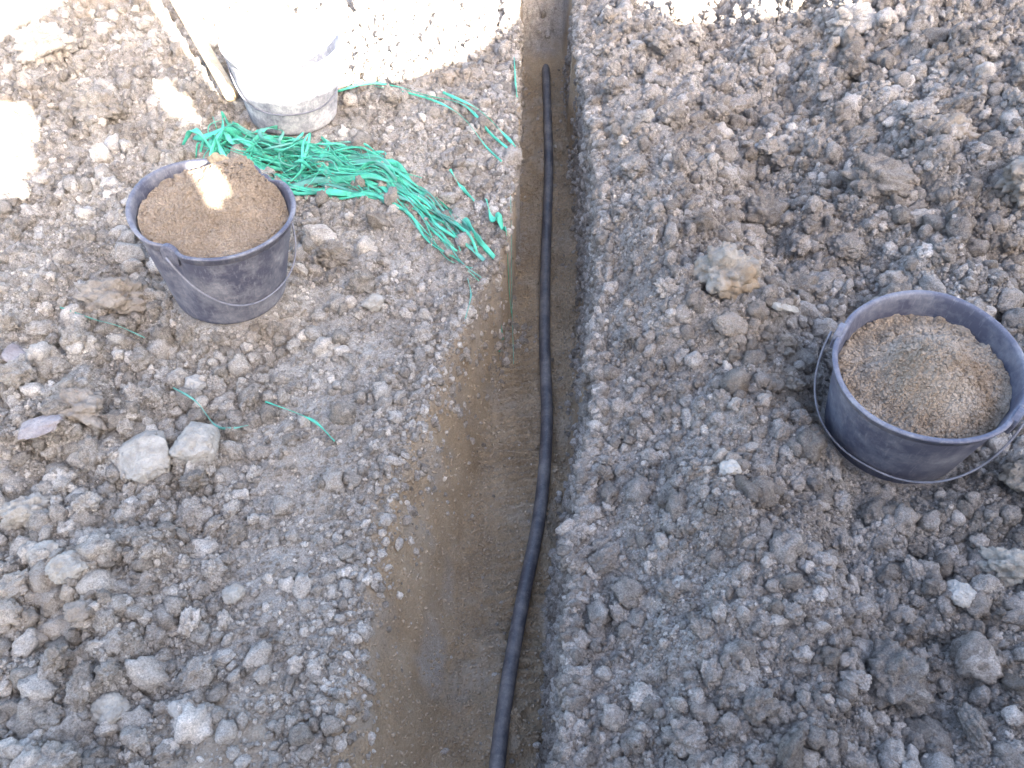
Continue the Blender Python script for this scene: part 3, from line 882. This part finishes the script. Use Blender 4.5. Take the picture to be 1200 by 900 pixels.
ST = [  # x, y, rx, ry, kind, material, name, label
    (-0.67, 0.848, 0.070, 0.058, 'angular', M_pale, 'stone', 'larger of two pale angular stones lying side by side low on the left bank'),
    (-0.572, 0.872, 0.052, 0.060, 'angular', M_pale, 'stone', 'upright pale rounded stone beside the larger angular stone on the left bank'),
    (-0.63, 1.026, 0.026, 0.024, 'round', M_white, 'stone', 'small white stone below the dented bucket, above the two pale stones'),
    (-0.852, 0.877, 0.049, 0.027, 'slab', M_slab, 'stone', 'flat grey stone left of the two pale angular stones'),
    (-0.814, 0.935, 0.060, 0.042, 'clod', M_brown, 'soil_clod', 'broad brownish clod above the flat grey stone on the left bank'),
    (-0.997, 1.083, 0.048, 0.032, 'slab', M_slab, 'stone', 'flat purplish slab of stone at the left edge below the dented bucket'),
    (0.425, 1.20, 0.060, 0.064, 'clod', M_rust, 'stone', 'pale stone with rusty orange stain on the right bank'),
    (0.806, 0.607, 0.043, 0.040, 'clod', M_pale, 'stone', 'knobbly pale stone at the right edge below the round bucket'),
    (0.706, 0.562, 0.020, 0.022, 'round', M_white, 'stone', 'small white stone beside the knobbly pale stone at the right edge'),
    (0.56, 0.429, 0.050, 0.056, 'clod', M_clod, 'soil_clod', 'large grey clod at the bottom right of the right bank'),
    (-0.293, 1.25, 0.028, 0.026, 'angular', M_pale, 'stone', 'pale squarish stone on the left bank below the netting tail'),
    (-0.189, 1.157, 0.020, 0.019, 'clod', M_clod, 'soil_clod', 'small round clod at the top of the sand slope'),
    (-0.715, 0.607, 0.037, 0.031, 'round', M_pale, 'stone', 'pale oval stone next to a smaller one low on the left bank'),
    (-0.78, 0.641, 0.023, 0.026, 'round', M_pale, 'stone', 'small pale stone touching the oval stone near the left edge'),
    (-0.598, 0.396, 0.030, 0.030, 'round', M_pale, 'stone', 'round grey stone at the bottom left beside a small white one'),
    (-0.497, 0.397, 0.016, 0.018, 'angular', M_white, 'stone', 'small bright white stone at the bottom left'),
    (-0.683, 0.383, 0.030, 0.029, 'clod', M_clod, 'soil_clod', 'lumpy grey clod in the bottom left corner'),
    (0.886, 0.757, 0.045, 0.046, 'clod', M_brown, 'soil_clod', 'large dark clod at the right edge just below the round bucket'),
    (0.42, 1.078, 0.031, 0.030, 'round', M_clod, 'soil_clod', 'smooth grey clod left of the hollow beside the round bucket'),
    (0.523, 1.120, 0.036, 0.022, 'slab', M_pale, 'stone', 'flat pale stone above the hollow beside the round bucket'),
    (0.829, 1.526, 0.080, 0.062, 'clod', M_clod, 'soil_clod', 'broad crumbling clod on the right bank behind the round bucket'),
    (1.144, 1.478, 0.077, 0.066, 'clod', M_brown, 'soil_clod', 'massive brownish clod at the right edge behind the round bucket'),
    (1.417, 2.519, 0.080, 0.055, 'clod', M_clod, 'soil_clod', 'big clod at the top right edge of the right bank'),
    (0.364, 0.757, 0.016, 0.017, 'round', M_white, 'stone', 'lone small white pebble on the right bank below the trench bend'),
    (-0.854, 1.256, 0.070, 0.048, 'clod', M_brown, 'soil_clod', 'wide brown clod at the left foot of the dented bucket'),
    (-0.447, 1.475, 0.042, 0.034, 'round', M_clod, 'soil_clod', 'pale rounded clod between the dented bucket and the netting'),
    (-0.41, 1.405, 0.033, 0.028, 'clod', M_clod, 'soil_clod', 'grey clod at the right side of the dented bucket'),
    (-0.867, 1.40, 0.041, 0.034, 'angular', M_clod, 'soil_clod', 'grey angular clod left of the dented bucket rim'),
    (0.588, 1.503, 0.060, 0.050, 'clod', M_clod, 'soil_clod', 'knobbly grey clod above the rust-stained stone'),
    (-0.671, 0.53, 0.023, 0.022, 'round', M_brown, 'stone', 'round buff pebble below the oval pale stone'),
    (-0.861, 0.74, 0.045, 0.034, 'clod', M_pale, 'soil_clod', 'pale clod at the left edge below the flat grey stone'),
    (0.243, 0.345, 0.031, 0.030, 'clod', M_clod, 'soil_clod', 'grey clod at the bottom edge right of the trench'),
    (-0.454, 0.58, 0.018, 0.018, 'round', M_pale, 'stone', 'small pale pebble midway down the smooth left bank'),
    (0.539, 1.924, 0.046, 0.046, 'clod', M_clod, 'soil_clod', 'upright grey clod on the upper right bank'),
    (0.396, 1.786, 0.036, 0.034, 'clod', M_clod, 'soil_clod', 'grey clod near the lip of the trench on the upper right bank'),
    (0.605, 1.25, 0.055, 0.038, 'clod', M_clod, 'soil_clod', 'double grey clod behind the round bucket on its left'),
    (0.965, 2.239, 0.062, 0.050, 'clod', M_clod, 'soil_clod', 'large grey clod high on the right bank near the sunlit strip'),
    (1.036, 1.694, 0.066, 0.046, 'clod', M_brown, 'soil_clod', 'long brownish clod on the upper right bank'),
    (-1.417, 2.34, 0.085, 0.060, 'clod', M_clod, 'soil_clod', 'big pale clod in the top left shade'),
    (-1.133, 1.987, 0.066, 0.050, 'clod', M_clod, 'soil_clod', 'grey clod between the two sun patches at the upper left'),
    (-0.805, 0.58, 0.040, 0.034, 'clod', M_clod, 'soil_clod', 'dark grey clod at the left edge left of the oval pale stone'),
    (0.347, 0.38, 0.031, 0.026, 'clod', M_clod, 'soil_clod', 'rounded clod near the bottom edge of the right bank'),
]
for (x, y, rx, ry, kind, mat, nm, lab) in ST:
    put(nm, stone_mesh(kind, mat), x, y, rx * 0.95, ry * 0.95, min(rx, ry) * 0.95, label=lab, cat='stone' if nm == 'stone' else 'soil clod', sink=0.30,
        group='stones and clods picked out on the banks')
# the clod that caps the sand of the dented bucket, in the sun
bl = b_left.matrix_basis
p = Matrix.Translation(b_left.location) @ b_left.rotation_euler.to_matrix().to_4x4() @ Vector((-0.012, 0.125, 0.226))
put('sand_lump', stone_mesh('round', M_clay), p.x, p.y, 0.023, 0.019, 0.017, sink=0.4, z=p.z, label='sunlit tan lump resting on the back rim of the dented bucket', cat='sand lump')
p = Matrix.Translation(b_left.location) @ b_left.rotation_euler.to_matrix().to_4x4() @ Vector((-0.085, 0.09, 0.205))
put('sand_lump', stone_mesh('round', M_sand_a), p.x, p.y, 0.012, 0.011, 0.011, sink=0.4, z=p.z, label='small grey lump on the sand at the shaded back of the dented bucket', cat='sand lump')

def blocked(x, y, r):
    for bx, by, bz, br in PAILS:
        if math.hypot(x - bx, y - by) < br - 0.02 + r: return True
    for (tx, ty, tr2) in taken:
        if abs(tx - x) < tr2 + r and abs(ty - y) < tr2 + r and math.hypot(tx - x, ty - y) < 0.85 * (tr2 + r): return True
    return False

MARKS = [('the dented bucket', -.606, 1.276), ('the round bucket', .713, .906), ('the whitened bucket', -.607, 2.017), ('the green netting heap', -.5, 1.74),
         ('the netting tail', -.14, 1.46), ('the two pale angular stones', -.62, .86), ('the small white stone', -.63, 1.026), ('the flat purplish slab', -.997, 1.083),
         ('the rust-stained stone', .425, 1.2), ('the knobbly pale stone', .806, .607), ('the lone white pebble', .364, .757), ('the pale oval stone', -.715, .607),
         ('the round grey stone', -.598, .396), ('the large bottom clod', .56, .429), ('the flat pale stone', .523, 1.12), ('the broad crumbling clod', .829, 1.526),
         ('the massive brownish clod', 1.144, 1.478), ('the big top corner clod', 1.417, 2.519), ('the big pale shaded clod', -1.417, 2.34), ('the upright grey clod', .539, 1.924),
         ('the long brownish clod', 1.036, 1.694), ('the knobbly grey clod', .588, 1.503), ('the squarish pale stone', -.293, 1.25), ('the sunlit wooden handle', -.91, 2.28),
         ('the large clod near the sunlit strip', .965, 2.239), ('the small pale pebble', -.454, .58), ('the bottom edge clods', .29, .36)]
def clod_label(x, y, size):
    nm, mx, my = min(MARKS, key=lambda m: math.hypot(m[1] - x, m[2] - y))
    dx, dy = x - mx, y - my
    side = ('right of' if dx > 0 else 'left of') if abs(dx) > abs(dy) else ('behind' if dy > 0 else 'in front of')
    far = 'close ' if math.hypot(dx, dy) < 0.17 else 'further '
    return '%s grey earth clod lying %s%s %s' % (size, far, side, nm)
ZONES = [  # count, (x0,x1), (y0,y1), (r0,r1), label, group
    (70, (-1.15, -0.45), (0.22, 1.20), (0.016, 0.034), 'grey earth clod in the coarse rubble low on the left bank', 'clods low on the left bank'),
    (34, (-1.55, -0.30), (1.20, 2.35), (0.015, 0.034), 'pale dusty clod on the upper left bank around the buckets', 'clods on the upper left bank'),
    (78, (0.24, 1.45), (1.15, 2.55), (0.018, 0.042), 'crumbly grey clod on the upper right bank', 'clods on the upper right bank'),
    (70, (0.14, 1.05), (0.22, 1.15), (0.012, 0.027), 'small grey clod on the lower right bank', 'clods on the lower right bank'),
]
for cnt, xr, yr, rr_, lab, grp in ZONES:
    made = tries = 0
    while made < cnt and tries < 6000:
        tries += 1
        x, y = random.uniform(*xr), random.uniform(*yr)
        if abs(x) > 0.50 + 0.47 * y: continue
        r = rr_[0] + (rr_[1] - rr_[0]) * random.random() ** 2.2
        if x < 0 and x > np.interp(y, TY, SL) - 0.06: continue
        if -0.45 < x < 0 and y < 1.1 and random.random() < 0.8: continue
        if float(sand_mask(np.array([x]), np.array([y]))[0]) > 0.3: continue
        if x > 0 and x < np.interp(y, TY, TR) + 0.03: continue
        if blocked(x, y, r): continue
        put('soil_clod', random.choice(BIG), x, y, r, r * random.uniform(0.8, 1.0), r * random.uniform(0.75, 1.0), sink=0.4,
            rot=(random.uniform(-1, 1), random.uniform(-1, 1), random.uniform(0, 6.28)), label=clod_label(x, y, 'small' if r < 0.018 else 'medium' if r < 0.026 else 'large'), cat='soil clod', group='earth clods scattered over the banks')
        made += 1

# ------------------------------------------------------------------ loose crumbs: uncountable, one object
src = bpy.data.collections.new('crumb_shapes')      # never linked to the scene
NV = 8
for k in range(NV):
    me = lump_mesh('crumb', 2000 + k, 3, M_crumb, knob=0.32 if k < 6 else 0.12, angular=0.0 if k < 6 else 0.35)
    src.objects.link(bpy.data.objects.new('crumb_%02d' % k, me))

def scatter(n, r0, r1, power, seed, ymax, dens):
    g = np.random.default_rng(seed)
    y = 0.10 + (ymax - 0.10) * g.random(n) ** 1.15
    half = 0.95 + 0.52 * y
    x = (g.random(n) * 2 - 1) * half
    r = r0 + (r1 - r0) * g.random(n) ** power
    rg = rough(x, y)
    sm = sand_mask(x, y)
    cl = 0.5 + 0.9 * fbm(x * 7, y * 7, seed + 3, 3) + 0.6 * vn(x * 22, y * 22, seed + 6)     # clumps
    keep = g.random(n) < np.clip(rg * dens * (0.35 + cl), 0, 1) * (1 - 0.985 * sm)
    zz = height(x, y)
    e = 0.012
    slope = np.maximum(np.abs(height(x + e, y, False) - height(x - e, y, False)), 0) / (2 * e)
    keep &= (slope < 1.6) | ((x > 0.03) & (slope < 12))
    keep &= (zz > np.where(x > 0, -0.185, -0.11)) | (g.random(n) < 0.05)
    for bx, by, bz, br in PAILS:
        keep &= np.hypot(x - bx, y - by) > (br - 0.022 + r)
    x, y, zz, r = x[keep], y[keep], zz[keep], r[keep]
    m = len(x)
    z = zz + r * (0.35 * g.random(m) - 0.05)
    sc_ = r[:, None] * (0.8 + 0.4 * g.random((m, 3)))
    rot = g.random((m, 3)) * 6.283
    return np.stack([x, y, z], 1), sc_, rot, g.integers(0, NV, m), g.random(m)
def scatter_strip(n, xa, xb, ya, yb, r0, r1, power, seed, jit=0.006):
    g = np.random.default_rng(seed)
    y = ya + (yb - ya) * g.random(n)
    u = g.random(n)
    x = xa(y) + (xb(y) - xa(y)) * u + g.normal(size=n) * jit
    r = r0 + (r1 - r0) * g.random(n) ** power
    zz = height(x, y)
    z = zz + r * (0.4 * g.random(n) - 0.05)
    return np.stack([x, y, z], 1), r[:, None] * (0.8 + 0.4 * g.random((n, 3))), g.random((n, 3)) * 6.283, g.integers(0, NV, n), g.random(n)
def tab(t): return lambda y: np.interp(y, TY, t)
parts = [scatter(6800, 0.015, 0.030, 2.0, 15, 3.0, 0.55),
         scatter_strip(9000, lambda y: tab(FR)(y) + (0.3 + 0.5 * sstep(0.8, 1.0, y)) * (tab(TR)(y) - tab(FR)(y)), lambda y: tab(TR)(y) + 0.02, 0.1, 2.7, 0.004, 0.015, 2.2, 41),
         scatter_strip(900, tab(FR), lambda y: tab(TR)(y), 0.1, 2.7, 0.003, 0.010, 2.0, 42),
         scatter_strip(2600, lambda y: tab(TL)(y) - 0.05, lambda y: tab(FL)(y) - 0.005, 1.35, 2.75, 0.003, 0.011, 2.2, 43),
         scatter_strip(2600, lambda y: tab(SL)(y) - 0.07, lambda y: tab(SL)(y) + 0.05, 0.1, 1.45, 0.0025, 0.011, 2.6, 44, 0.02),
         scatter_strip(260, tab(TL), tab(FR), 0.1, 2.7, 0.0022, 0.007, 2.5, 45),
         scatter(39000, 0.0065, 0.0165, 2.4, 5, 3.2, 0.85), scatter(155000, 0.0022, 0.0065, 1.8, 6, 2.6, 0.95), scatter(145000, 0.0016, 0.0038, 1.4, 9, 1.7, 1.2)]
GROUPS = [('loose_soil', 'loose crumbs of grey soil strewn over both banks', 'loose soil', parts, M_crumb, src)]
src2 = bpy.data.collections.new('sand_crumb_shapes')
for k in range(NV):
    src2.objects.link(bpy.data.objects.new('sand_crumb_%02d' % k, lump_mesh('sand_crumb', 2100 + k, 2, M_sand_crumb, knob=0.2)))
parts2 = [scatter_strip(16000, tab(SL), lambda y: tab(TR)(y) - 0.01, 0.1, 2.1, 0.0011, 0.0042, 2.8, 51),
          scatter_strip(5000, tab(FL), tab(FR), 0.1, 2.7, 0.0012, 0.0045, 2.8, 52)]
GROUPS.append(('loose_sand', 'loose crumbs of brown sand along the trench bed', 'loose sand', parts2, M_sand_crumb, src2))
def build_scatter(oname, label, cat, parts, mat, coll):
  P_ = np.concatenate([p[0] for p in parts]); S_ = np.concatenate([p[1] for p in parts]); Ro = np.concatenate([p[2] for p in parts])
  I_ = np.concatenate([p[3] for p in parts]); T_ = np.concatenate([p[4] for p in parts])
  pm = bpy.data.meshes.new(oname)
  pm.vertices.add(len(P_)); pm.vertices.foreach_set('co', P_.astype(np.float32).ravel())
  for nm, ty, arr, key in (('pscale', 'FLOAT_VECTOR', S_, 'vector'), ('protation', 'FLOAT_VECTOR', Ro, 'vector'), ('pick', 'INT', I_, 'value'), ('tint', 'FLOAT', T_, 'value')):
      a = pm.attributes.new(nm, ty, 'POINT')
      a.data.foreach_set(key, arr.astype(np.int32 if ty == 'INT' else np.float32).ravel())
  pm.materials.append(mat)
  crumbs = obj(oname, pm)
  tag(crumbs, label, cat, kind='stuff')
  ng = bpy.data.node_groups.new('scatter_crumbs', 'GeometryNodeTree')
  ng.interface.new_socket('Geometry', in_out='INPUT', socket_type='NodeSocketGeometry')
  ng.interface.new_socket('Geometry', in_out='OUTPUT', socket_type='NodeSocketGeometry')
  gi, go = ng.nodes.new('NodeGroupInput'), ng.nodes.new('NodeGroupOutput')
  iop = ng.nodes.new('GeometryNodeInstanceOnPoints')
  ci = ng.nodes.new('GeometryNodeCollectionInfo')
  ci.inputs['Collection'].default_value = coll
  ci.inputs['Separate Children'].default_value = True
  ci.inputs['Reset Children'].default_value = True
  def named(nm, ty):
      n = ng.nodes.new('GeometryNodeInputNamedAttribute'); n.data_type = ty; n.inputs['Name'].default_value = nm
      return n.outputs['Attribute']
  ng.links.new(gi.outputs[0], iop.inputs['Points'])
  ng.links.new(ci.outputs[0], iop.inputs['Instance'])
  iop.inputs['Pick Instance'].default_value = True
  ng.links.new(named('pick', 'INT'), iop.inputs['Instance Index'])
  e2r = ng.nodes.new('FunctionNodeEulerToRotation')
  ng.links.new(named('protation', 'FLOAT_VECTOR'), e2r.inputs[0]); ng.links.new(e2r.outputs[0], iop.inputs['Rotation'])
  ng.links.new(named('pscale', 'FLOAT_VECTOR'), iop.inputs['Scale'])
  ng.links.new(iop.outputs[0], go.inputs[0])
  mod = crumbs.modifiers.new('crumbs', 'NODES'); mod.node_group = ng

for a in GROUPS: build_scatter(*a)
